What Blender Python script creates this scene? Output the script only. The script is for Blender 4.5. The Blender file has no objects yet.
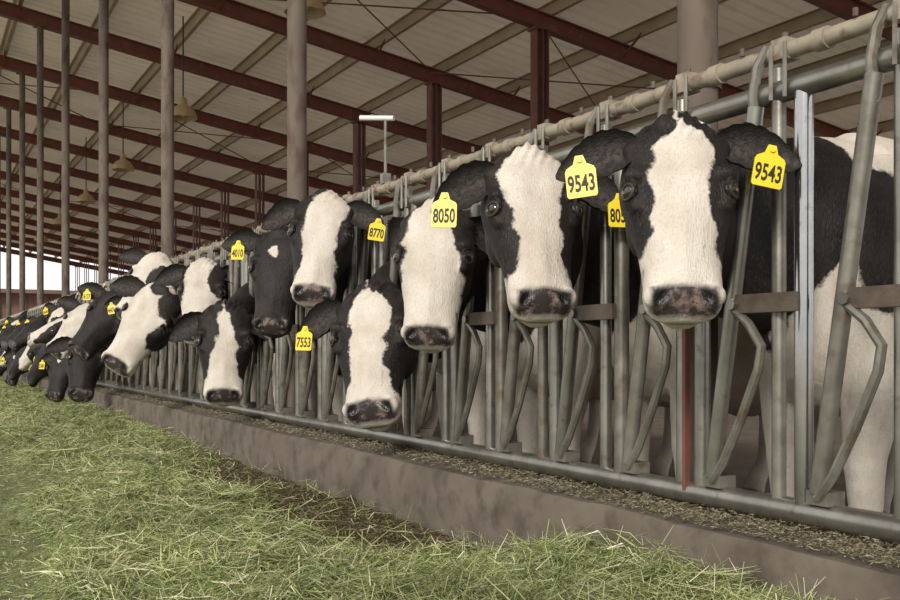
import bpy, math, random
import numpy as np
from mathutils import Vector, Matrix
random.seed(7); rng=np.random.default_rng(11)
scene=bpy.context.scene
def V(*a): return np.array(a,dtype=float)
def nrm(v): v=np.array(v,dtype=float); return v/(np.linalg.norm(v)+1e-12)

# ------------------------------------------------------------------ materials
class NT:
    def __init__(s,name):
        s.m=bpy.data.materials.new(name); s.m.use_nodes=True
        s.t=s.m.node_tree; s.b=s.t.nodes['Principled BSDF']
    def n(s,typ,**k):
        nd=s.t.nodes.new(typ)
        for a,b in k.items(): setattr(nd,a,b)
        return nd
    def l(s,a,b): s.t.links.new(a,b)
    def setin(s,nd,key,v):
        if isinstance(v,bpy.types.NodeSocket): s.l(v,nd.inputs[key])
        else: nd.inputs[key].default_value=v
    def coord(s,scale=(1,1,1)):
        tc=s.n('ShaderNodeTexCoord'); mp=s.n('ShaderNodeMapping'); mp.inputs['Scale'].default_value=scale
        s.l(tc.outputs['Object'],mp.inputs['Vector']); return mp.outputs['Vector']
    def noise(s,scale,detail=4,vec=None,rough=.55):
        n=s.n('ShaderNodeTexNoise'); n.inputs['Scale'].default_value=scale; n.inputs['Detail'].default_value=detail
        n.inputs['Roughness'].default_value=rough
        s.l(vec if vec is not None else s.coord(),n.inputs['Vector']); return n.outputs['Fac']
    def math(s,op,a,b=0.0,c=False):
        n=s.n('ShaderNodeMath',operation=op); n.use_clamp=c
        s.setin(n,0,a); s.setin(n,1,b); return n.outputs[0]
    def rng(s,v,a,b,c=0.,d=1.):
        n=s.n('ShaderNodeMapRange'); s.l(v,n.inputs[0])
        for i,x in enumerate((a,b,c,d)): n.inputs[i+1].default_value=x
        return n.outputs[0]
    def mix(s,f,a,b):
        n=s.n('ShaderNodeMix',data_type='RGBA')
        s.setin(n,0,f)
        for k,v in ((6,a),(7,b)):
            if isinstance(v,tuple): n.inputs[k].default_value=(v[0],v[1],v[2],1)
            else: s.l(v,n.inputs[k])
        return n.outputs[2]
    def bump(s,h,st=.3,d=.01):
        n=s.n('ShaderNodeBump'); n.inputs['Strength'].default_value=st; n.inputs['Distance'].default_value=d
        s.l(h,n.inputs['Height']); s.l(n.outputs[0],s.b.inputs['Normal'])
    def attr(s,name):
        n=s.n('ShaderNodeAttribute',attribute_name=name); return n
    def col(s,c):
        if isinstance(c,tuple): s.b.inputs['Base Color'].default_value=(c[0],c[1],c[2],1)
        else: s.l(c,s.b.inputs['Base Color'])
    def pr(s,**k):
        for a,b in k.items():
            key={'rough':'Roughness','metal':'Metallic','spec':'Specular IOR Level','sheen':'Sheen Weight','coat':'Coat Weight'}[a]
            s.setin(s.b,key,b)

def mat_noise(name,c1,c2,scale,rough=.7,metal=0.,bump=.2,lo=.35,hi=.65,vs=(1,1,1),c3=None,s3=20,lo3=.55,hi3=.7,bd=.01,translucent=0):
    M=NT(name); v=M.coord(vs); f=M.rng(M.noise(scale,6,v),lo,hi)
    c=M.mix(f,c1,c2)
    if c3: c=M.mix(M.rng(M.noise(s3,5,v),lo3,hi3),c,c3)
    M.col(c); M.pr(rough=rough,metal=metal)
    if bump: M.bump(M.noise(scale*6,5,v),bump,bd)
    if translucent:
        tr=M.n('ShaderNodeBsdfTranslucent'); M.l(c,tr.inputs['Color'])
        mx=M.n('ShaderNodeMixShader'); mx.inputs[0].default_value=translucent
        M.l(M.b.outputs[0],mx.inputs[1]); M.l(tr.outputs[0],mx.inputs[2])
        M.l(mx.outputs[0],M.t.nodes['Material Output'].inputs['Surface'])
    return M.m
m_roof=mat_noise('roof_sheet',(.78,.68,.56),(.66,.57,.46),.5,.6,bump=0,c3=(.54,.44,.33),s3=1.5,lo3=.6,hi3=.85,translucent=.095)
m_purlin=mat_noise('purlin_tan',(.42,.34,.25),(.33,.27,.20),2,.7,bump=0)
m_red=mat_noise('red_primer_steel',(.19,.058,.042),(.14,.046,.035),2,.6,bump=.1,c3=(.2,.09,.06),s3=6)
m_col=mat_noise('column_paint',(.125,.095,.076),(.17,.138,.112),2.5,.75,bump=.2,vs=(1,1,.4),c3=(.085,.052,.038),s3=9,lo3=.48,hi3=.66)
m_galv=mat_noise('galvanised',(.34,.335,.30),(.23,.225,.20),9,.32,.8,bump=.1,c3=(.19,.15,.11),s3=22,lo3=.58,hi3=.74,bd=.002)
m_galv2=mat_noise('galvanised_dull',(.28,.27,.235),(.175,.165,.14),12,.40,.6,bump=.2,c3=(.17,.125,.085),s3=14,lo3=.54,hi3=.68,bd=.002)
m_pol=mat_noise('polished_pipe',(.52,.52,.52),(.40,.40,.40),8,.14,.95,bump=0,c3=(.30,.27,.23),s3=30,lo3=.6,hi3=.8)
m_rust=mat_noise('rusty_steel',(.11,.082,.065),(.16,.13,.105),18,.6,.4,bump=.4,bd=.004)
m_beige=mat_noise('worn_beige_hardware',(.40,.35,.27),(.30,.26,.20),10,.65,.15,bump=.2,c3=(.19,.13,.09),s3=18,lo3=.54,hi3=.68,bd=.003)
m_redpost=mat_noise('red_painted_bar',(.22,.065,.048),(.15,.07,.05),14,.6,.1)
m_curb=mat_noise('curb_concrete',(.12,.097,.076),(.16,.134,.108),4,.92,bump=.35,c3=(.07,.054,.04),s3=9,lo3=.46,hi3=.72,bd=.006)
m_floor=mat_noise('barn_floor',(.17,.135,.10),(.11,.085,.065),3,.8,bump=.4)
m_dirt=mat_noise('dirt',(.40,.33,.24),(.32,.26,.19),.4,.95,bump=.3)
m_lane=mat_noise('lane_concrete',(.20,.215,.14),(.25,.265,.18),6,.9,bump=.5,c3=(.15,.175,.095),s3=40,lo3=.45,hi3=.6,bd=.006)
m_lampshade=mat_noise('lamp_shade',(.5,.38,.22),(.42,.31,.17),6,.5,.1,bump=0)
m_white=mat_noise('white_enamel',(.8,.8,.78),(.7,.7,.68),6,.4,bump=0)
m_darkwall=mat_noise('brown_wall',(.17,.10,.08),(.12,.075,.06),.6,.9,bump=0,vs=(4,4,.3))
m_cord=mat_noise('cord',(.04,.035,.03),(.05,.045,.04),6,.7,bump=0)
M=NT('hay_mound'); v=M.coord()
gr=M.mix(M.rng(M.noise(40,6,v),.35,.65),(.09,.115,.035),(.22,.26,.10))
gr=M.mix(M.rng(M.noise(120,3,v),.5,.65),gr,(.34,.36,.17))
br=M.mix(M.rng(M.noise(70,6,v),.35,.65),(.045,.03,.018),(.15,.105,.06))
M.col(M.mix(M.attr('brown').outputs['Fac'],gr,br)); M.pr(rough=.95); M.bump(M.noise(90,6,v),1.,.02); m_mound=M.m
M=NT('hay_blade'); M.col(M.attr('Col').outputs['Color']); M.pr(rough=.65,spec=.35); m_blade=M.m
M=NT('holstein_hide'); v=M.coord()
wf=M.attr('white').outputs['Fac']
nz=M.math('ADD',M.math('MULTIPLY',M.math('SUBTRACT',M.noise(110,4,v),.5),.018),M.math('MULTIPLY',M.math('SUBTRACT',M.noise(13,3,v),.5),.055))
ff=M.rng(M.math('ADD',wf,nz),-.004,.005)
wh=M.mix(M.rng(M.noise(7,5,v),.40,.72),(.71,.66,.59),(.54,.47,.40))
wh=M.mix(M.rng(M.noise(130,3,v),.5,1.),wh,(.44,.38,.32))
bk=M.mix(M.rng(M.noise(9,5,v),.42,.75),(.0070,.0063,.0065),(.030,.022,.019))
bk=M.mix(M.rng(M.noise(240,2,M.coord((1,1,.35))),.52,.72),bk,(.045,.036,.032))
c=M.mix(ff,bk,wh)
pk=M.mix(M.rng(M.noise(22,3,v),.50,.64),(.045,.038,.038),(.28,.20,.185))
pk=M.mix(M.rng(M.noise(130,2,v),.56,.66),pk,(.04,.033,.033))
nf=M.rng(M.math('ADD',M.attr('nose').outputs['Fac'],M.math('MULTIPLY',nz,.3)),-.004,.010)
c=M.mix(nf,c,pk)
c=M.mix(M.attr('dark').outputs['Fac'],c,(.006,.005,.005))
M.col(c); M.pr(rough=M.rng(nf,0,1,.56,.24),spec=M.rng(nf,0,1,.30,.55),sheen=.02)
hv=M.coord((1,1,.22)); hb=M.math('ADD',M.noise(240,4,hv),M.math('MULTIPLY',M.noise(60,4,hv),.8)); M.bump(hb,.55,.005); m_hide=M.m
M=NT('ear_hide'); v=M.coord(); bl=M.attr('inner').outputs['Fac']
M.col(M.mix(bl,(.009,.008,.008),M.mix(M.rng(M.noise(70,4,v),.4,.6),(.012,.010,.010),(.065,.052,.043)))); M.pr(rough=.7,sheen=.04); M.bump(M.noise(160,4,v),.8,.006); m_ear=M.m
M=NT('eye'); M.col((.010,.006,.005)); M.pr(rough=.05,coat=1.,spec=.8); m_eye=M.m
M=NT('eyelid'); M.col((.045,.035,.031)); M.pr(rough=.5); m_lid=M.m
M=NT('tag_yellow'); M.col(M.mix(M.rng(M.noise(30),.5,.8),(.88,.68,.02),(.7,.5,.03))); M.pr(rough=.4); m_tag=M.m
M=NT('tag_ink'); M.col((.015,.015,.012)); M.pr(rough=.6); m_ink=M.m

# ------------------------------------------------------------------ mesh builder
class MB:
    def __init__(s): s.v=[]; s.f=[]; s.m=[]
    def add(s,verts,faces,mat=0):
        o=len(s.v); s.v.extend([tuple(map(float,p)) for p in verts])
        s.f.extend([tuple(i+o for i in f) for f in faces]); s.m.extend([mat]*len(faces))
    def loft(s,rings,mat=0,closed=True):
        n=len(rings[0]); vs=[p for r in rings for p in r]; fs=[]
        for i in range(len(rings)-1):
            for j in range(n):
                k=(j+1)%n; fs.append((i*n+j,i*n+k,(i+1)*n+k,(i+1)*n+j))
        if closed: fs.append(tuple(range(n-1,-1,-1))); fs.append(tuple((len(rings)-1)*n+j for j in range(n)))
        s.add(vs,fs,mat)
    def tube(s,pts,r,n=10,mat=0):
        pts=[V(*p) for p in pts]; rs=r if hasattr(r,'__len__') else [r]*len(pts)
        t0=nrm(pts[1]-pts[0]); ref=V(0,0,1) if abs(t0[2])<.9 else V(1,0,0)
        u=nrm(np.cross(t0,ref)); rings=[]
        for i,p in enumerate(pts):
            a=pts[max(0,i-1)]; b=pts[min(len(pts)-1,i+1)]; t=nrm(b-a)
            u=nrm(u-t*np.dot(u,t)); w=np.cross(t,u)
            rings.append([p+rs[i]*(math.cos(x)*u+math.sin(x)*w) for x in [2*math.pi*j/n for j in range(n)]])
        s.loft(rings,mat)
    def box(s,c,d,mat=0):
        x,y,z=[q/2 for q in d]; cx,cy,cz=c
        vs=[(cx+i*x,cy+j*y,cz+k*z) for i in(-1,1) for j in(-1,1) for k in(-1,1)]
        s.add(vs,[(0,1,3,2),(4,6,7,5),(0,4,5,1),(2,3,7,6),(0,2,6,4),(1,5,7,3)],mat)
    def beam(s,a,b,w,h,mat=0,up=(0,0,1)):
        a=V(*a);b=V(*b);t=nrm(b-a); sd=nrm(np.cross(t,V(*up))); u=np.cross(sd,t)
        r=lambda p:[p+sd*w/2*i+u*h/2*j for i,j in((-1,-1),(1,-1),(1,1),(-1,1))]
        s.loft([r(a),r(b)],mat)
    def ell(s,c,A,r,n=12,mat=0):
        c=V(*c); rings=[]
        for i in range(1,n):
            ph=math.pi*i/n
            rings.append([c+A[0]*r[0]*math.sin(ph)*math.cos(t)+A[1]*r[1]*math.sin(ph)*math.sin(t)+A[2]*r[2]*math.cos(ph) for t in [2*math.pi*j/(n+4) for j in range(n+4)]])
        s.loft(rings,mat)
    def torus(s,c,U,W,ru,rw,rt,Nn,n=22,m=7,mat=0):
        vs=[];fs=[]
        for i in range(n):
            t=2*math.pi*i/n; d=U*math.cos(t)*ru+W*math.sin(t)*rw; dn=nrm(d)
            for j in range(m):
                q=2*math.pi*j/m; vs.append(V(*c)+d+dn*rt*math.cos(q)+Nn*rt*math.sin(q))
        for i in range(n):
            for j in range(m): fs.append((i*m+j,((i+1)%n)*m+j,((i+1)%n)*m+(j+1)%m,i*m+(j+1)%m))
        s.add(vs,fs,mat)
    def obj(s,name,mats,smooth=False,loc=(0,0,0),parent=None,bevel=0):
        me=bpy.data.meshes.new(name); me.from_pydata(s.v,[],s.f); 
        for m in mats: me.materials.append(m)
        me.polygons.foreach_set('material_index',s.m)
        me.polygons.foreach_set('use_smooth',[bool(smooth)]*len(s.f)); me.update()
        if smooth=='auto':
            try: me.set_sharp_from_angle(angle=math.radians(40))
            except Exception: pass
        o=bpy.data.objects.new(name,me); scene.collection.objects.link(o); o.location=loc
        if parent: o.parent=parent
        return o
I3=[V(1,0,0),V(0,1,0),V(0,0,1)]

# ------------------------------------------------------------------ building
def zr(x): return 8.04-.168*(x+2.01)
X0,X1=-5.0,16.8; BAY=3.81; Y0=2.45; NB=17
Yend=Y0+BAY*NB; Ystart=Y0-BAY*2
ys=[]; y=Ystart-.6
while y<Yend+.5:
    for dy,dz in((0,0),(.05,.03),(.11,.03),(.16,0)): ys.append((y+dy,dz))
    y+=.33
mb=MB(); vs=[];fs=[]
for (yy,dz) in ys: vs+= [(X0,yy,zr(X0)+dz),(X1,yy,zr(X1)+dz)]
for i in range(len(ys)-1): fs.append((2*i,2*i+1,2*i+3,2*i+2))
mb.add(vs,fs); roof=mb.obj('ceiling',[m_roof])
mb=MB()
xp=X0+.3
while xp<X1:
    z=zr(xp)-.10
    mb.box((xp,(Ystart+Yend)/2,z),(.012,Yend-Ystart+1,.2)); mb.box((xp+.035,(Ystart+Yend)/2,z-.095),(.07,Yend-Ystart+1,.012)); mb.box((xp-.035,(Ystart+Yend)/2,z+.09),(.07,Yend-Ystart+1,.012))
    xp+=1.498
mb.obj('roof_purlins',[m_purlin])
for k in range(-2,NB+1):
    y=Y0+BAY*k; mb=MB()
    def off(d): return lambda x:(x,y,zr(x)-.2-d)
    for d,w,h in((.01,.16,.02),(.14,.02,.26),(.27,.16,.02)):
        f=off(d); mb.beam(f(X0),f(X1),w,h)
    for cx in (7.1,15.9):
        mb.box((cx,y,(zr(cx)-.48)/2),(.02,.2,zr(cx)-.48)); 
        for sgn in(-1,1): mb.box((cx+sgn*.11,y,(zr(cx)-.48)/2),(.02,.2,zr(cx)-.48))
        mb.box((cx,y,zr(cx)-.49),(.34,.24,.03))
        mb.box((cx,y,.02),(.36,.34,.04))
    for i in range(1,14,2):
        px=X0+.3+1.498*i
        for sg in(-1,1): mb.beam((px,y,zr(px)-.46),(px,y+sg*.55,zr(px)-.16),.03,.03)
    mb.obj('steel_roof_frame',[m_red])
    mb=MB(); mb.tube([(.2,y,0),(.2,y,zr(.2)-.47)],.064,16)
    mb.box((.2,y,.015),(.26,.26,.03)); mb.box((.2,y,zr(.2)-.475),(.26,.2,.025))
    for z in (1.30,1.56): mb.tube([(.2,y,z),(.2,y,z+.04)],.074,16)
    mb.obj('barn_column',[m_col],'auto')
mb=MB()
for k in (0,3,6,10,14):
    for xa,xb in((-2,2.4),(2.4,7),(7,11.5)):
        ya=Y0+BAY*k; yb=ya+BAY
        mb.tube([(xa,ya,zr(xa)-.25),(xb,yb,zr(xb)-.25)],.014,6); mb.tube([(xa,yb,zr(xa)-.29),(xb,ya,zr(xb)-.29)],.014,6)
mb.obj('roof_bracing_rods',[m_red])
lx=2.49
for i,u in enumerate((390,268,208,171,145,126)):
    dep=1133.8*4.5/u; y=(dep-.471*4.5)/.882; zl=5.14
    mb=MB(); prof=[(.27,0),(.262,.03),(.235,.12),(.17,.2),(.09,.25),(.07,.27),(.07,.36),(.03,.4),(.02,.42)]
    n=24; mb.loft([[(r*math.cos(a),r*math.sin(a),z) for a in [2*math.pi*j/n for j in range(n)]] for r,z in prof],0,closed=False)
    mb.loft([[(r*.96*math.cos(a),r*.96*math.sin(a),z) for a in [2*math.pi*j/n for j in range(n)]] for r,z in [(.27,0.0),(.23,.12),(.16,.19),(.05,.22)]],0,closed=False)
    mb.ell((0,0,.12),I3,(.05,.05,.09),8,1)
    mb.tube([(0,0,.4),(0,0,zr(lx)-.2-zl)],.014,6,2)
    mb.obj('pendant_lamp',[m_lampshade,m_white,m_cord],True,(lx,y,zl))
def slab(name,x0,x1,y0,y1,z0,z1,mat):
    mb=MB(); mb.box(((x0+x1)/2,(y0+y1)/2,(z0+z1)/2),(x1-x0,y1-y0,z1-z0)); return mb.obj(name,[mat])
slab('floor',.12,17,-8,Yend+2,-.2,0,m_floor)
slab('feed_lane',-8,-.2,-8,Yend+2,-.2,0,m_lane)
slab('dirt_ground',-150,200,-60,400,-.6,-.21,m_dirt)
mb=MB(); prof=[(-.20,-.1),(-.2,.235),(-.185,.258),(-.02,.262),(.10,.26),(.12,.24),(.12,-.1)]
rings=[]; y=-4.
while y<Yend+2:
    q=.004*math.sin(y*3.1)+.003*math.sin(y*11.3)+.002*math.sin(y*29)
    rings.append([(x+ (abs(q) if x<-.1 else 0),y,z+(q*.8 if z>.1 else 0)) for x,z in prof]); y+=.06 if y<14 else 1.
mb.loft(rings); mb.obj('feed_curb',[m_curb],'auto')
w=MB()
w.box((12,Yend+22,2.6),(50,.4,5.6)); w.beam((-14,Yend+22,5.5),(38,Yend+22,5.5),3,.3)
for i in range(26): w.box((-12+i*2,Yend+21.7,2.6),(.12,.15,5.6))
w.obj('distant_barn_wall',[m_darkwall])

# ------------------------------------------------------------------ headlock fence
P=.375; G0=2.14
mb=MB(); YA=.0; YB=62
ZB,ZT,ZC=.315,1.41,1.515
mb.tube([(0,YA,ZB),(0,YB,ZB)],.032,14,0)
mb.tube([(0,YA,ZT),(0,YB,ZT)],.030,14,0)
mb.tube([(.01,YA,ZC),(.01,YB,ZC)],.023,14,4)
def unit(yp,k,far):
    n=6 if far else 12
    sh=.042
    mb.tube([(0,yp-sh,ZB),(0,yp-sh,ZT)],.0245,n if k else 20,2 if k==0 else (0 if k%2 else 1))
    mb.tube([(.0,yp+sh,ZB),(.0,yp+sh,ZT+.06)],.0195,n,0 if k%3 else 1)
    if k==1: mb.box((-.022,yp+.003,(ZB+.88)/2),(.018,.014,.56),5)
    mb.tube([(-.024,yp+.10,ZT-.03),(-.024,yp+.265,ZB+.06)],.0225,n,1 if k%2 else 0)
    mb.box((-.012,yp+.07,.855),(.05,.22,.050),3)
    if not far: mb.tube([(-.05,yp+.17,.855),(.03,yp+.17,.855)],.016,8,0)
    ctrl=[(yp+.175,.84),(yp+.12,.80),(yp+.075,.74),(yp+.085,.68),(yp+.15,.54),(yp+.215,.42),(yp+.262,.36)]
    mb.tube([(-.03,a,b) for a,b in ctrl],.013 if not far else .015,n if far else 8,1)
    mb.tube([(-.02,yp+.10,ZT-.10),(-.035,yp+.10,ZT),(-.03,yp+.09,ZT+.07),(.0,yp+.085,ZC+.02)],.014,6 if far else 8,1)
    mb.box((.01,yp+.03,ZC+.004),(.052,.05,.055),4)
    if not far:
        mb.tube([(.01,yp+.26,ZC),(.01,yp+.30,ZC)],.029,14,4)
        mb.tube([(.01,yp+.03,ZC+.03),(.01,yp+.03,ZC+.050)],.009,6,3)
        mb.tube([(-.01,yp+.165,ZC+.02),(-.01,yp+.165,ZC+.04)],.007,6,3)
        mb.tube([(-.036,yp-.012,ZT-.028),(-.036,yp-.012,ZC+.01)],.006,6,1); mb.tube([(-.036,yp+.035,ZT-.028),(-.036,yp+.035,ZC+.01)],.006,6,1)
        mb.box((-.0,yp+.265,ZB+.045),(.06,.07,.035),1)
k=-5
while 1.875+P*k<YB-.5:
    yp=1.875+P*k
    if yp>.1: unit(yp,k,yp>12)
    k+=1
for i in range(-1,32):
    yy=Y0+BAY/2*i
    mb.tube([(.0,yy,.255),(.0,yy,ZB)],.02,8,1)
mb.obj('headlock_fence',[m_galv,m_galv2,m_pol,m_rust,m_beige,m_redpost],'auto')
mb=MB(); yy=4.42
mb.tube([(.0,yy,1.53),(.0,yy,1.86)],.008,8,0); mb.tube([(0,yy,1.85),(-.05,yy+.06,1.87)],.010,8,0)
mb.tube([(.03,yy-.03,1.85),(-.09,yy+.10,1.865)],.013,10,1)
mb.box((0,yy,1.56),(.04,.04,.05),0)
mb.obj('work_light',[m_galv2,m_white],'auto')

# ------------------------------------------------------------------ cows
def cat(pts,m):
    out=[]; pts=[V(*p) for p in pts]; p=[2*pts[0]-pts[1]]+pts+[2*pts[-1]-pts[-2]]
    for i in range(1,len(p)-2):
        for j in range(m):
            t=j/m; a,b,c,d=p[i-1],p[i],p[i+1],p[i+2]
            out.append(.5*((2*b)+(c-a)*t+(2*a-5*b+4*c-d)*t*t+(3*b-a-3*c+d)*t**3))
    out.append(p[-2]); return out
def sup(c,e): return math.copysign(abs(c)**e,c)
HEAD=[(-.035,.055,-.02,.07),(-.018,.088,.005,.09),(.01,.112,.026,.105),(.05,.127,.040,.13),(.10,.137,.050,.16),(.155,.145,.057,.18),(.20,.141,.059,.19),(.25,.128,.057,.18),(.30,.115,.054,.155),(.35,.104,.050,.125),(.40,.098,.047,.105),(.44,.097,.046,.095),(.475,.098,.038,.092),(.503,.092,.020,.086),(.523,.076,.0,.075),(.535,.050,-.02,.06)]
WS=1.07
def build_cow(loc,spec,voxel,names=True):
    Ph=V(*spec['P']); n=nrm(spec['n']); a=nrm(spec['a']); hs=spec.get('hs',1.)
    n=nrm(n-a*np.dot(n,a)); sd=np.cross(-a,n); ws=spec.get('ws',WS)
    H=lambda S,s,f: Ph+hs*(sd*S*ws+a*s+n*f)
    mb=MB(); N=28
    rings=[]
    for s,hw,f,b in HEAD:
        mid=(f-b)/2; hf=(f+b)/2; r=[]
        for j in range(N):
            t=2*math.pi*j/N; cs,sn=math.cos(t),math.sin(t)
            w=hw*(1-.32*max(0,-sn)**1.2)
            r.append(H(w*sup(cs,.82),s,mid+hf*sup(sn,.86)))
        rings.append(r)
    mb.loft(rings)
    A=[sd,a,n]
    R=lambda *r:[q*hs for q in r]
    mb.ell(H(0,-.008,-.02),A,R(.07,.045,.055)); mb.ell(H(0,.495,-.078),A,R(.060,.045,.032))
    for g in(-1,1):
        mb.ell(H(g*.108,.146,.022),A,R(.034,.026,.032))
        mb.ell(H(g*.113,.192,.002),A,R(.030,.046,.036))
        mb.ell(H(g*.102,.232,.008),A,R(.026,.020,.028))
        mb.ell(H(g*.085,.23,-.105),A,R(.045,.10,.07))
        mb.ell(H(g*.084,.30,-.035),A,R(.032,.07,.022))
        mb.ell(H(g*.062,.476,.014),A,R(.040,.036,.034))
        mb.ell(H(g*.095,.050,-.03),A,R(.045,.035,.04))
    zf=spec.get('zf',1.12); yo=spec.get('yo',0.)
    cv=cat([(.75,0,1.04),(.35,0,(zf+1.05)/2),(.02,yo,zf),H(0,.10,-.085)],7); cv.append(H(0,.13,-.03))
    L=len(cv); rings=[]
    for i,p in enumerate(cv):
        t=i/(L-1); tg=nrm(cv[min(i+1,L-1)]-cv[max(i-1,0)])
        side=nrm(np.cross(V(0,0,1),tg)); 
        hsd=-sd if np.dot(side,sd)<0 else sd
        bl=max(0,(t-.6)/.4); side=nrm(side*(1-bl)+hsd*bl); side=nrm(side-tg*np.dot(side,tg)); up=np.cross(tg,side)
        wv=np.interp(t,[0,.3,.55,.75,.9,1],[.23,.19,.112,.106,.105,.08]); hv=np.interp(t,[0,.3,.62,.85,1],[.34,.31,.25,.175,.09])
        rings.append([p+side*wv*math.cos(q)+up*hv*math.sin(q) for q in [2*math.pi*j/N for j in range(N)]])
    mb.loft(rings)
    B=[(.20,.06,1.08,.74),(.25,.13,1.2,.64),(.36,.20,1.32,.56),(.52,.255,1.40,.52),(.80,.275,1.385,.50),(1.1,.315,1.36,.46),(1.4,.335,1.355,.46),(1.65,.325,1.38,.52),(1.85,.29,1.385,.64),(1.98,.23,1.36,.76),(2.06,.12,1.28,.9)]
    rings=[]
    for x,hw,zt,zb in B:
        r=[]
        for j in range(N):
            t=2*math.pi*j/N; cs,sn=math.cos(t),math.sin(t)
            r.append((x,hw*sup(cs,.85)*(1-.25*max(0,sn)**3),(zt+zb)/2+(zt-zb)/2*sup(sn,.85)))
        rings.append(r)
    mb.loft(rings)
    for g in(-1,1):
        mb.ell((.5,g*.16,.98),I3,(.19,.11,.33)); mb.ell((1.78,g*.2,1.27),I3,(.1,.09,.1)); mb.ell((1.8,g*.15,.95),I3,(.2,.15,.33))
        mb.tube(cat([(.50,g*.17,.85),(.44,g*.16,.60),(.42,g*.15,.42),(.42,g*.15,.36),(.425,g*.15,.2),(.42,g*.15,.11),(.385,g*.15,.05),(.37,g*.15,.0)],2),[.12,.11,.09,.075,.062,.06,.056,.05,.038,.036,.04,.046,.05,.055,.06],12)
        mb.tube(cat([(1.80,g*.18,.85),(1.68,g*.19,.66),(1.86,g*.18,.48),(1.93,g*.18,.40),(1.90,g*.18,.22),(1.87,g*.18,.11),(1.83,g*.18,.05),(1.81,g*.18,.0)],2),[.16,.14,.12,.09,.07,.062,.055,.05,.04,.038,.042,.048,.052,.056,.06],12)
    mb.ell((1.58,0,.56),I3,(.2,.15,.16))
    tmp=mb.obj('tmp',[m_hide])
    md=tmp.modifiers.new('r','REMESH'); md.mode='VOXEL'; md.voxel_size=voxel
    ms=tmp.modifiers.new('s','SMOOTH'); ms.factor=.5; ms.iterations=4 if voxel<.015 else 2
    dg=bpy.context.evaluated_depsgraph_get(); dg.update()
    me=bpy.data.meshes.new_from_object(tmp.evaluated_get(dg)); bpy.data.objects.remove(tmp)
    nv=len(me.vertices); co=np.empty(nv*3); me.vertices.foreach_get('co',co); co=co.reshape(-1,3)
    rel=(co-Ph)/hs; S=rel@sd/ws; s=rel@a; f=rel@n
    dark=np.zeros(nv)
    for g in(-1,1):
        u_=(S*g-.057)+(s-.485)*-.5; v_=(s-.484)+(S*g-.057)*.3
        d=np.sqrt((u_/.0150)**2+(v_/.022)**2)
        w=np.exp(-d**2*.8)*(f>-.03)
        co-= (w[:,None]*hs*.032)*(n*.7-a*.1)[None,:]
        dark=np.maximum(dark,np.clip(2.4*np.exp(-d**2*1.0)*(f>-.03),0,1))
        wc=np.exp(-((s-.36)/.05)**2-((f-.02)/.03)**2)*(S*g>.05)
        co-=(wc[:,None]*hs*.008)*(sd*g)[None,:]
    wn=np.exp(-(S/.024)**2)*np.exp(-((s-.38)/.10)**2)*(f>0); co+=(wn[:,None]*hs*.008)*n
    wq=np.exp(-(S/.035)**2)*np.exp(-((s-.14)/.05)**2)*(f>0); co-=(wq[:,None]*hs*.007)*n
    # woolly poll tuft
    wt=np.exp(-(S/.09)**2)*np.clip(1-(s+.0)/.06,0,1)*(s>-.12)*(f>-.15)
    co+=(wt*hs*.006*(np.sin(S*210+s*90)+np.sin(f*190+S*60)))[:,None]*(-a*.6+n*.6)
    wm=np.exp(-((f+.045-(.53-s)*.25)/.006)**2)*(s>.40)*(s<.56)
    co-=(wm[:,None]*.007)*(np.sign(S)[:,None]*sd[None,:]+a[None,:]*.6); dark=np.maximum(dark,wm*.9)
    me.vertices.foreach_set('co',co.ravel())
    ph=spec.get('ph',0)
    bw=spec['blaze']; w=np.interp(s,[q[0] for q in bw],[q[1] for q in bw])
    w=w+(.006*np.sin(s*23+ph*1.7)+.003*np.sin(s*67+ph))*np.sign(S+1e-6)*(s<.42)
    fc=w-np.abs(S-spec.get('bx',0.)*(1-s*2)-.006*np.sin(s*11+ph*2)*(s<.42))
    fc=np.minimum(fc,f+np.interp(s,[0,.3,.42,.5],[.03,.05,.10,.2]))
    fc=np.where((s<-.06)|(s>.6)|(f<-.25),-1,fc)
    for c_,r_ in spec.get('hblobs',[]):
        q=np.sqrt(((S-c_[0])/r_[0])**2+((s-c_[1])/r_[1])**2); fc=np.minimum(fc,(q-1)*min(r_))
    headd=np.sqrt(S**2+(s-.25)**2+(f+.05)**2)
    x,y,z=co.T
    bf=np.full(nv,.3)
    for c,r in spec['blobs']:
        q=np.sqrt(((x-c[0])/r[0])**2+((y-c[1])/r[1])**2+((z-c[2])/r[2])**2); bf=np.minimum(bf,(q-1)*min(r))
    bf+=.035*np.sin(x*9+y*7+ph)*np.sin(z*8+1.3*ph+x*3)
    nk=spec.get('neck',.30)
    bf=np.minimum(bf,(x-nk+.10*np.clip((.75-z)*3,-1,1.5))*.8+.05*np.sin(z*9+ph))
    bf=np.where(headd<.33,-1,bf) if nk>-.1 else np.where((s<.0)|(f<-.1)|(headd>.33),np.minimum(bf,headd-.0),-1)
    white=np.clip(np.maximum(fc,bf),-.3,.3)
    nose=np.minimum(np.minimum(s-.450-np.abs(S)*.10,.082-np.abs(S)),f+.020)
    nose=np.minimum(nose,.530-s)
    for nm,ar in(('white',white),('nose',nose),('dark',dark)):
        at=me.attributes.new(nm,'FLOAT','POINT'); at.data.foreach_set('value',ar.astype(np.float32))
    me.polygons.foreach_set('use_smooth',[True]*len(me.polygons)); me.update()
    cow=bpy.data.objects.new('dairy_cow',me); scene.collection.objects.link(cow); cow.location=loc
    e=MB()
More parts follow.
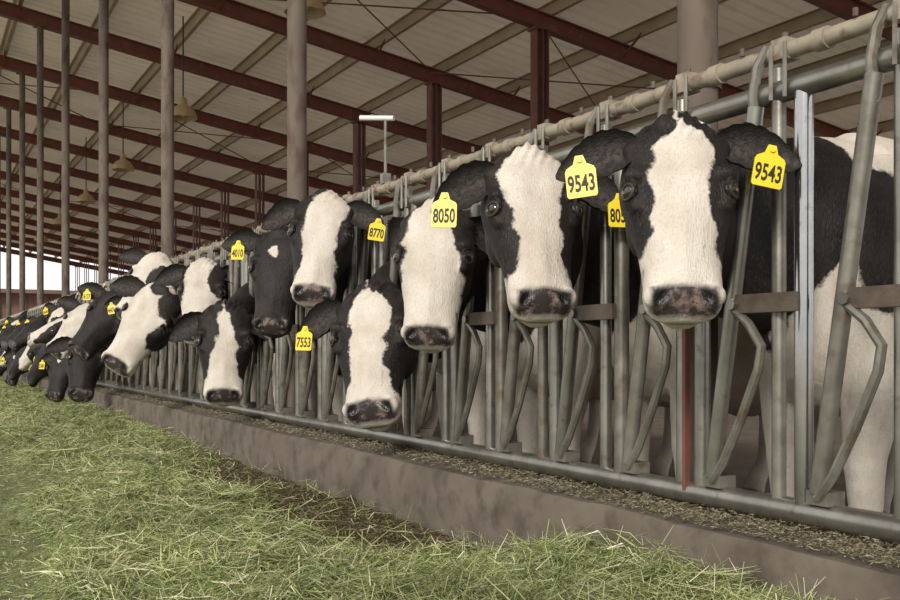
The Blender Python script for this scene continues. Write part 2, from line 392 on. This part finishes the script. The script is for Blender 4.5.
    for g in(-1,1):
        ed_=nrm(sd*g*.86+n*.5); up_=nrm(-a-ed_*np.dot(-a,ed_)); fw=np.cross(ed_,up_)
        c0=H(g*.1215,.190,.022)
        e.ell(c0,[up_,fw,ed_],R(.0235,.0275,.0205),14)
        e.torus(c0+ed_*hs*.008,fw,up_,.0265*hs,.0205*hs,.0055*hs,ed_,mat=1)
        e.torus(c0+ed_*hs*.006+up_*hs*.010,fw,up_,.030*hs,.021*hs,.006*hs,ed_,mat=2)
    e.obj('eyes',[m_eye,m_lid,m_ear],True,parent=cow)
    for gi,g in enumerate((-1,1)):
        if not spec.get('ears',(1,1))[gi]: continue
        droop=spec.get('droop',(.28,.28))[gi]; eL=spec.get('el',.235); tf=spec.get('tf',.60); eb=spec.get('eb',.12)
        if hasattr(eb,'__len__'): eb=eb[gi]
        if hasattr(eL,'__len__'): eL=eL[gi]
        ed=nrm(sd*g+a*droop-n*eb); cr=nrm(np.cross(ed,n)); 
        if np.dot(cr,a)<0: cr=-cr
        nn=nrm(np.cross(cr,ed)); 
        if np.dot(nn,n)<0: nn=-nn
        Bp=H(g*.092,.045,-.030); Lr=eL*hs; em=MB(); nt,nvv=18,14
        def wd(t): return hs*(.030+.048*math.sin(math.pi*min(1,t*1.0)**.85)) *(1 if t<.72 else math.sqrt(max(0,1-((t-.72)/.285)**2)))
        def pt(t,v,lay):
            wdt=wd(t); cup=(abs(v)**2.2)*.80*wdt*(1.1-.6*t)
            th=(.010*(1-v*v)+.003)*(1-.5*t)*(1 if lay else -1)
            rag=1+.05*math.sin(t*37+g)*abs(v)
            return Bp+ed*(Lr*t)+cr*(wdt*v*rag*(1-.16*v*v))+cr*.030*t*t+nn*(cup+th-.014*math.sin(3*t))
        vs=[pt(i/nt,-1+2*j/nvv,l) for l in(0,1) for i in range(nt+1) for j in range(nvv+1)]
        o=(nt+1)*(nvv+1); fs=[]
        for l in(0,1):
            for i in range(nt):
                for j in range(nvv):
                    q=l*o+i*(nvv+1)+j; ff=(q,q+1,q+nvv+2,q+nvv+1); fs.append(ff if l else ff[::-1])
        for i in range(nt):
            for j in (0,nvv):
                q=i*(nvv+1)+j; fs.append((q,q+nvv+1,q+nvv+1+o,q+o))
        q=nt*(nvv+1)
        for j in range(nvv): fs.append((q+j,q+j+1,q+j+1+o,q+j+o))
        em.add(vs,fs); eo=em.obj('ear',[m_ear],True,parent=cow)
        at=eo.data.attributes.new('inner','FLOAT','POINT'); at.data.foreach_set('value',np.array([0.]*o+[max(0,1-abs(-1+2*j/nvv)*1.15) for i in range(nt+1) for j in range(nvv+1)],dtype=np.float32))
        num=spec.get('tags',(None,None))[gi]
        if num:
            tl=.10*g+.12*math.sin(ph*3+g)
            tn=nrm(V(-.55,-.83,.05)*.6+n*.4+sd*g*.15); tup=nrm(V(0,0,1)-tn*tn[2]+np.cross(V(0,0,1),tn)*tl); tup=nrm(tup-tn*np.dot(tup,tn)); tx=np.cross(tup,tn)
            if hasattr(tf,'__len__'): tf_=tf[gi]
            else: tf_=tf
            C=Bp+ed*Lr*tf_+cr*.018+nn*.04+tn*.012
            out=[(-.010,.012),(.010,.012),(.014,.0),(.017,-.010),(.035,-.020),(.039,-.028),(.039,-.092),(.035,-.098),(-.035,-.098),(-.039,-.092),(-.039,-.028),(-.035,-.020),(-.017,-.010),(-.014,0.)]
            tm=MB(); r1=[C+tx*p+tup*q+tn*.004 for p,q in out]; r0=[C+tx*p+tup*q for p,q in out]
            tm.loft([r0,r1]); tm.tube([C-tn*.05,C+tn*.009],.008,10)
            tm.obj('ear_tag',[m_tag],parent=cow)
            if names:
                cu=bpy.data.curves.new('num','FONT'); cu.body=num; cu.size=.049; cu.align_x='CENTER'; cu.offset=.0011; cu.resolution_u=3
                to=bpy.data.objects.new('num',cu); scene.collection.objects.link(to)
                dg=bpy.context.evaluated_depsgraph_get(); dg.update()
                tme=bpy.data.meshes.new_from_object(to.evaluated_get(dg)); bpy.data.objects.remove(to)
                k=len(tme.vertices); c2=np.empty(k*3); tme.vertices.foreach_get('co',c2); c2=c2.reshape(-1,3)
                wd_=c2[:,0].max()-c2[:,0].min(); sc=.068/wd_ if wd_>.068 else 1
                c3=C+tn*.0052+np.outer(c2[:,0]*sc,tx)+np.outer(c2[:,1]*1.25-.082,tup)
                tme.vertices.foreach_set('co',c3.ravel()); tme.materials.clear(); tme.materials.append(m_ink); tme.update()
                no=bpy.data.objects.new('tag_number',tme); scene.collection.objects.link(no); no.parent=cow
    t=MB(); t.tube(cat([(2.0,0,1.33),(2.09,0,1.2),(2.12,0.02,.9),(2.11,.03,.6),(2.1,.02,.4)],3),[.035,.03,.026,.022,.02,.018,.017,.016,.02,.03,.035,.03,.01],8)
    t.obj('tail',[m_ear],True,parent=cow)
    return cow
def dup(src,loc):
    c=bpy.data.objects.new('dairy_cow',src.data); scene.collection.objects.link(c); c.location=loc
    for ch in src.children:
        k=bpy.data.objects.new(ch.name.split('.')[0],ch.data); scene.collection.objects.link(k); k.parent=c
RT=V(.882,-.471,0); UP=V(0,0,1)
def toc(x,y): return nrm(V(-2.01-x,-y,0))
def mk(slot,x,y,z,tilt=.25,rt=0.,rn=0.,**k):
    c=toc(x,y); d=dict(P=(x,y-slot,z),a=tuple(c*tilt+RT*rt-UP),n=tuple(c+RT*rn+UP*tilt)); d.update(k); return d
A1=[(-.01,.0),(.03,.045),(.07,.075),(.15,.072),(.22,.062),(.30,.075),(.36,.092),(.42,.11),(.46,.13),(.55,.14)]
B1=[(-.04,.02),(.0,.085),(.06,.098),(.13,.088),(.2,.066),(.3,.064),(.38,.078),(.42,.095),(.46,.12),(.55,.13)]
C1=[(-.04,.02),(.0,.06),(.06,.080),(.1,.088),(.2,.104),(.3,.11),(.38,.12),(.42,.12),(.46,.12),(.55,.13)]
F1=[(-.01,.0),(.03,.045),(.1,.075),(.17,.066),(.24,.058),(.32,.064),(.38,.075),(.43,.09),(.47,.11),(.55,.13)]
G1=[(.0,.0),(.04,.03),(.1,.035),(.2,.05),(.3,.065),(.38,.08),(.43,.09),(.47,.11),(.55,.13)]
STAR=[(.06,-.02),(.075,.015),(.10,.030),(.12,.018),(.15,-.02),(.3,-.05),(.6,-.05)]
BLK=[(0,-.1),(.6,-.1)]
WH=[(0,.09),(.1,.12),(.2,.15),(.3,.16),(.55,.16)]
cows=[
 (2.14,mk(2.14,-.29,1.985,1.295,.27,.04,.12,hs=.95,blaze=A1,tags=('9543','9543'),blobs=[((.44,0,.98),(.15,.5,.26)),((1.5,-.2,1.2),(.3,.4,.3))],neck=.25,zf=1.08,ph=.3,droop=(.16,.08),eb=.05,tf=(.70,.60),yo=.015)),
 (2.89,mk(2.89,-.30,2.67,1.335,.32,.09,.25,hs=1.0,blaze=B1,tags=('8050','8050'),blobs=[((.8,0,1.25),(.5,.5,.34)),((.4,0,1.08),(.14,.5,.22))],neck=.25,zf=1.1,ph=1.,droop=(.44,.42),eb=(.05,.0),el=(.25,.25),tf=(.8,.80))),
 (3.64,mk(3.64,-.26,3.38,1.26,.18,-.06,-.18,blaze=C1,bx=-.012,tags=(None,None),blobs=[((.9,0,1.2),(.4,.5,.3))],neck=.26,zf=1.08,ph=2.,eb=(1.5,.9))),
 (4.39,dict(P=(-.22,-.29,.985),a=(-.10,-.25,-.60),n=(-.64,-.68,.40),hs=1.16,ws=1.12,blaze=F1,tags=('7553',None),blobs=[((.7,0,1.2),(.5,.5,.35))],neck=.28,zf=.90,ph=3.,droop=(.30,.55),eb=(.1,.5),tf=.72)),
 (5.14,mk(5.14,-.25,4.58,1.465,.34,-.12,-.10,hs=1.03,blaze=[(-.04,.02),(0,.07),(.05,.09),(.2,.075),(.3,.07),(.4,.09),(.55,.14)],bx=.02,tags=(None,'8770'),blobs=[((.8,0,1.1),(.4,.5,.4))],neck=.30,zf=1.22,yo=-.12,ph=4.,droop=(.35,.30),eb=(.2,-.15),tf=.85,el=.22)),
 (5.89,mk(5.89,-.18,5.45,1.38,.2,-.1,-.25,blaze=STAR,hs=1.08,tags=('4010',None),blobs=[((.8,0,1.0),(.7,.5,.5))],neck=.36,zf=1.15,yo=-.05,ph=5.,droop=(-.10,.3),tf=.5)),
 (6.64,mk(6.64,-.28,6.25,.99,.2,-.02,-.05,blaze=G1,tags=(None,None),blobs=[((.8,0,1.2),(.4,.5,.4))],neck=.36,zf=.95,ph=6.,hs=1.14,ws=1.12,droop=(.5,.4))),
 (7.39,mk(7.39,-.18,7.15,1.34,.3,-.1,-.1,blaze=WH,hblobs=[((.12,.10),(.08,.14)),((-.15,.2),(.05,.1))],hs=1.1,tags=(None,'8683'),blobs=[((.8,0,1.1),(.4,.5,.4))],neck=.36,zf=1.15,ph=7.,tf=.9,droop=(.3,.0))),
 (8.14,mk(8.14,-.34,7.75,1.18,.15,-.62,-.35,blaze=WH,hblobs=[((.10,.05),(.075,.09)),((.15,.26),(.08,.09)),((-.02,.0),(.06,.04))],tags=(None,'1058'),blobs=[((.9,0,1.1),(.5,.5,.5)),((-.3,-.3,.95),(.1,.2,.1))],neck=.1,zf=1.1,ph=8.,hs=1.34,tf=.5)),
 (8.89,mk(8.89,-.18,8.62,1.50,.1,-.6,-.4,blaze=WH,hs=1.15,hblobs=[((.10,.15),(.09,.12))],tags=(None,'9051'),blobs=[((.8,0,1.1),(.4,.5,.4))],neck=.0,zf=1.2,ph=9.)),
 (9.64,mk(9.64,-.16,9.6,1.22,.3,-.2,-.1,blaze=BLK,tags=('4471','3320'),blobs=[((.8,0,1.1),(.9,.5,.5))],neck=.36,zf=1.1,ph=10.)),
 (10.39,mk(10.39,-.26,10.0,1.22,.1,-.80,-.2,blaze=BLK,hs=1.3,tags=('6127',None),blobs=[((.8,0,1.1),(.9,.5,.5))],neck=.36,zf=1.05,ph=11.)),
 (11.14,mk(11.14,-.42,10.9,.84,.45,-.15,.1,blaze=BLK,hs=1.25,tags=(None,'2210'),blobs=[((.8,0,1.1),(.9,.5,.5))],neck=.36,zf=.88,ph=12.)),
 (11.89,mk(11.89,-.25,11.9,1.18,.1,-.85,-.3,blaze=WH,hs=1.25,hblobs=[((.10,.05),(.08,.1))],tags=(None,'5102'),blobs=[((.8,0,1.1),(.4,.5,.4))],neck=.2,zf=1.0,ph=13.)),
]
for i,(sl,sp) in enumerate(cows):
    build_cow((0,sl,0),sp,.0080 if i<4 else (.012 if i<8 else .018))
def vr(x,y,z,av,nv,**k): d=dict(P=(x,y,z),a=av,n=nv,zf=max(.78,z-.02)); d.update(k); return d
BB=[((.8,0,1.1),(.9,.5,.5))]; WB=[((.8,0,1.1),(.4,.5,.4))]
vs_specs=[
 vr(-.46,-.1,.70,(-.25,-.25,-1),(-.6,-.7,.3),blaze=STAR,hs=1.1,tags=('3381',None),blobs=BB,neck=.36,ph=1.),
 vr(-.28,.05,1.12,(-.95,.45,-.55),(-.4,-.4,.8),blaze=G1,hs=1.15,tags=(None,'7716'),blobs=WB,neck=.36,ph=2.),
 vr(-.42,.05,.76,(-.5,.5,-.9),(-.8,-.4,.2),blaze=BLK,hs=1.15,tags=(None,'2090'),blobs=BB,neck=.36,ph=3.),
 vr(-.2,-.1,1.32,(-.4,.2,-1),(-.6,-.65,.15),blaze=F1,hs=1.1,tags=('6640',None),blobs=WB,neck=.36,ph=4.),
 vr(-.40,.15,.90,(-.45,.7,-.8),(-.7,-.2,.3),blaze=WH,hs=1.15,hblobs=[((.12,.15),(.08,.12)),((-.1,.3),(.06,.08))],tags=(None,'1187'),blobs=WB,neck=.2,ph=5.),
 vr(-.3,-.1,1.17,(-.8,-.1,-.7),(-.5,-.5,.6),blaze=BLK,hs=1.15,tags=('5518',None),blobs=BB,neck=.36,ph=6.),
]
vo=[build_cow((0,12.64+.75*i,0),s_,.020) for i,s_ in enumerate(vs_specs)]
order=[2,5,0,4,2,5,3,2,0,1,5,2,4,0,5,2,3,5,0,2,4,5,2,0]
for j,o in enumerate(order): dup(vo[o],(0,12.64+.75*(6+j),0))

# ------------------------------------------------------------------ hay
def sn(x,y):
    r=0
    for a,b,c,d,w in((1.3,.7,.3,2.1,.4),(2.9,-1.7,1.1,.4,.25),(5.1,3.3,2.,1.9,.18),(-4.2,7.3,.6,.2,.12),(11.,6.,1.4,.8,.08),(-9.,13.,.2,2.2,.07)):
        r=r+w*np.sin(a*x+b*y+c)*np.cos(-b*.8*x+a*y*.9+d)
    return r
def brownf(x,y):
    q=np.exp(-(((x+.38)/(.46+.12*np.sin(y*4)))**4))*(1/(1+np.exp(-(y-2.72-.3*(x+.3))*7)))*(1/(1+np.exp((y-7.5)*1.2)))
    return np.clip(q*1.2+.6*sn(x*3,y*3)*np.exp(-((x+.5)/.5)**2),0,1)
EDGE=-1.50
def edge(y): return EDGE+.13*np.sin(y*1.3)+.07*np.sin(y*3.7)
def hh(x,y):
    w=1/(1+np.exp(-(x-edge(y))*11))
    clump=np.maximum(sn(x*7+1,y*7),0)**1.5*.12+np.abs(sn(x*4,y*4))*.05
    h=.008+w*(.022+.060*np.exp(-((x+1.05)/.30)**2)+.040*sn(x*1.6,y*1.6)+clump)
    h=h+.05*np.exp(-((x+.25)/.2)**2)*(1/(1+np.exp((y-2.7)*8)))
    return np.maximum(h*(1-.75*brownf(x,y)),.005)
gx=np.linspace(-2.6,-.205,110); gy=np.concatenate([np.arange(.3,9,.03),np.arange(9,60,.25)])
XX,YY=np.meshgrid(gx,gy); ZZ=hh(XX,YY); nx,ny=len(gx),len(gy)
vsx=np.stack([XX,YY,ZZ],-1).reshape(-1,3)
idx=np.arange(nx*ny).reshape(ny,nx); q=np.stack([idx[:-1,:-1],idx[:-1,1:],idx[1:,1:],idx[1:,:-1]],-1).reshape(-1,4)
def fastmesh(name,vs,quads,mat,smooth=True):
    me=bpy.data.meshes.new(name); me.vertices.add(len(vs)); me.vertices.foreach_set('co',np.ascontiguousarray(vs,dtype=np.float32).ravel())
    me.loops.add(quads.size); me.loops.foreach_set('vertex_index',quads.astype(np.int32).ravel())
    me.polygons.add(len(quads)); me.polygons.foreach_set('loop_start',np.arange(0,quads.size,4,dtype=np.int32))
    try: me.polygons.foreach_set('loop_total',np.full(len(quads),4,dtype=np.int32))
    except Exception: pass
    me.update(calc_edges=True); me.validate(); me.materials.append(mat)
    me.polygons.foreach_set('use_smooth',[smooth]*len(me.polygons))
    o=bpy.data.objects.new(name,me); scene.collection.objects.link(o); return o
mo=fastmesh('hay_windrow',vsx,q,m_mound)
at=mo.data.attributes.new('brown','FLOAT','POINT'); at.data.foreach_set('value',brownf(vsx[:,0],vsx[:,1]).astype(np.float32))
def blades(name,x,y,z,ln,wd,pitch,cols):
    N=len(x); th=rng.uniform(0,2*np.pi,N); bend=rng.normal(0,.7,N)
    d1=np.stack([np.cos(th),np.sin(th),pitch],-1); d2=np.stack([np.cos(th+bend),np.sin(th+bend),-pitch*.6+rng.normal(0,.2,N)],-1)
    c=np.stack([x,y,z],-1); p0=c-d1*ln[:,None]*.5; p1=c+np.array([0,0,1])*(ln*.08)[:,None]; p2=c+d2*ln[:,None]*.5
    lim=lambda p: np.stack([np.minimum(p[:,0],-.204 if x.max()<-.195 else .2),p[:,1],np.maximum(p[:,2],.006)],-1)
    p0=lim(p0); p2=lim(p2)
    s=np.stack([-np.sin(th),np.cos(th),rng.normal(0,.4,N)],-1)*wd[:,None]*.5
    vs=np.stack([p0-s*.5,p0+s*.5,p1-s,p1+s,p2-s*.3,p2+s*.3],1).reshape(-1,3)
    b=np.arange(N)*6; qd=np.concatenate([np.stack([b,b+1,b+3,b+2],-1),np.stack([b+2,b+3,b+5,b+4],-1)])
    o=fastmesh(name,vs,qd,m_blade,False)
    ca=o.data.attributes.new('Col','FLOAT_COLOR','POINT'); cc=np.repeat(np.concatenate([cols,np.ones((N,1))],1),6,axis=0); ca.data.foreach_set('color',cc.astype(np.float32).ravel())
    return o
N=300000
y=1.3*(30/1.3)**rng.random(N); x=-.21-2.4*rng.beta(1.1,1.35,N)
keep=rng.random(N)>brownf(x,y)*.96
keep&=(x>edge(y))|(rng.random(N)<.14)
x,y=x[keep],y[keep]; N=len(x)
pal=np.array([(.22,.28,.09),(.33,.39,.15),(.45,.49,.24),(.66,.64,.42),(.11,.15,.045),(.38,.43,.20),(.22,.17,.08)])
tone=1.02+.35*sn(x*2+3,y*2)+.20*sn(x*6,y*6)
cols=pal[rng.choice(7,N,p=[.19,.20,.19,.15,.13,.11,.03])]*rng.uniform(.72,1.2,(N,1))*tone[:,None]
ins=x>edge(y)
ln=np.where(ins,rng.uniform(.04,.20,N),rng.uniform(.02,.07,N)); wd=rng.uniform(.0012,.0028,N)*(1+y*.10)
blades('hay_stems',x,y,hh(x,y)+rng.random(N)**2*.055*np.where(ins,1,.15)+.004,ln,wd,rng.normal(0,.38,N)*np.where(ins,1,.15),cols)
N=60000; x=-.21-.95*rng.random(N); y=2.5*(12/2.5)**rng.random(N)
kp=rng.random(N)<.12+brownf(x,y); x,y=x[kp],y[kp]; N=len(x)
pb=np.array([(.10,.065,.035),(.17,.12,.065),(.30,.24,.13),(.06,.04,.025),(.2,.2,.1)]); cols=pb[rng.choice(5,N,p=[.3,.3,.12,.2,.08])]*rng.uniform(.6,1.2,(N,1))
blades('feed_crumbs',x,y,hh(x,y)+.006,rng.uniform(.01,.05,N),rng.uniform(.002,.004,N),rng.normal(0,.25,N),cols)
N=42000; x=-.185+.28*rng.random(N)**.8; y=.8*(30/.8)**rng.random(N)
pb=np.array([(.32,.28,.18),(.24,.20,.13),(.40,.35,.25),(.20,.19,.11)]); cols=pb[rng.choice(4,N)]*rng.uniform(.6,1.15,(N,1))
blades('curb_feed_scatter',x,y,np.full(N,.268)+rng.random(N)**2*.02,rng.uniform(.006,.026,N),rng.uniform(.002,.004,N)*(1+y*.05),rng.normal(0,.15,N),cols)

# ------------------------------------------------------------------ light + camera
w=bpy.data.worlds.new('sky'); scene.world=w; w.use_nodes=True
bg=w.node_tree.nodes['Background']; bg.inputs[0].default_value=(1.,.995,.98,1); bg.inputs[1].default_value=1.05
sl=bpy.data.lights.new('sun','SUN'); sl.energy=2.9; sl.angle=math.radians(14); sl.color=(1,.93,.83)
so=bpy.data.objects.new('sun',sl); scene.collection.objects.link(so)
so.rotation_euler=Vector((.66,.58,-.48)).to_track_quat('-Z','Y').to_euler()
cam=bpy.data.cameras.new('camera'); cam.sensor_width=36; cam.lens=40; cam.shift_y=50/900; cam.clip_end=600
co=bpy.data.objects.new('camera',cam); scene.collection.objects.link(co)
co.location=(-2.01,0,.73); co.rotation_euler=(math.radians(90),0,-math.atan(535/1000))
scene.camera=co
scene.view_settings.view_transform='Standard'
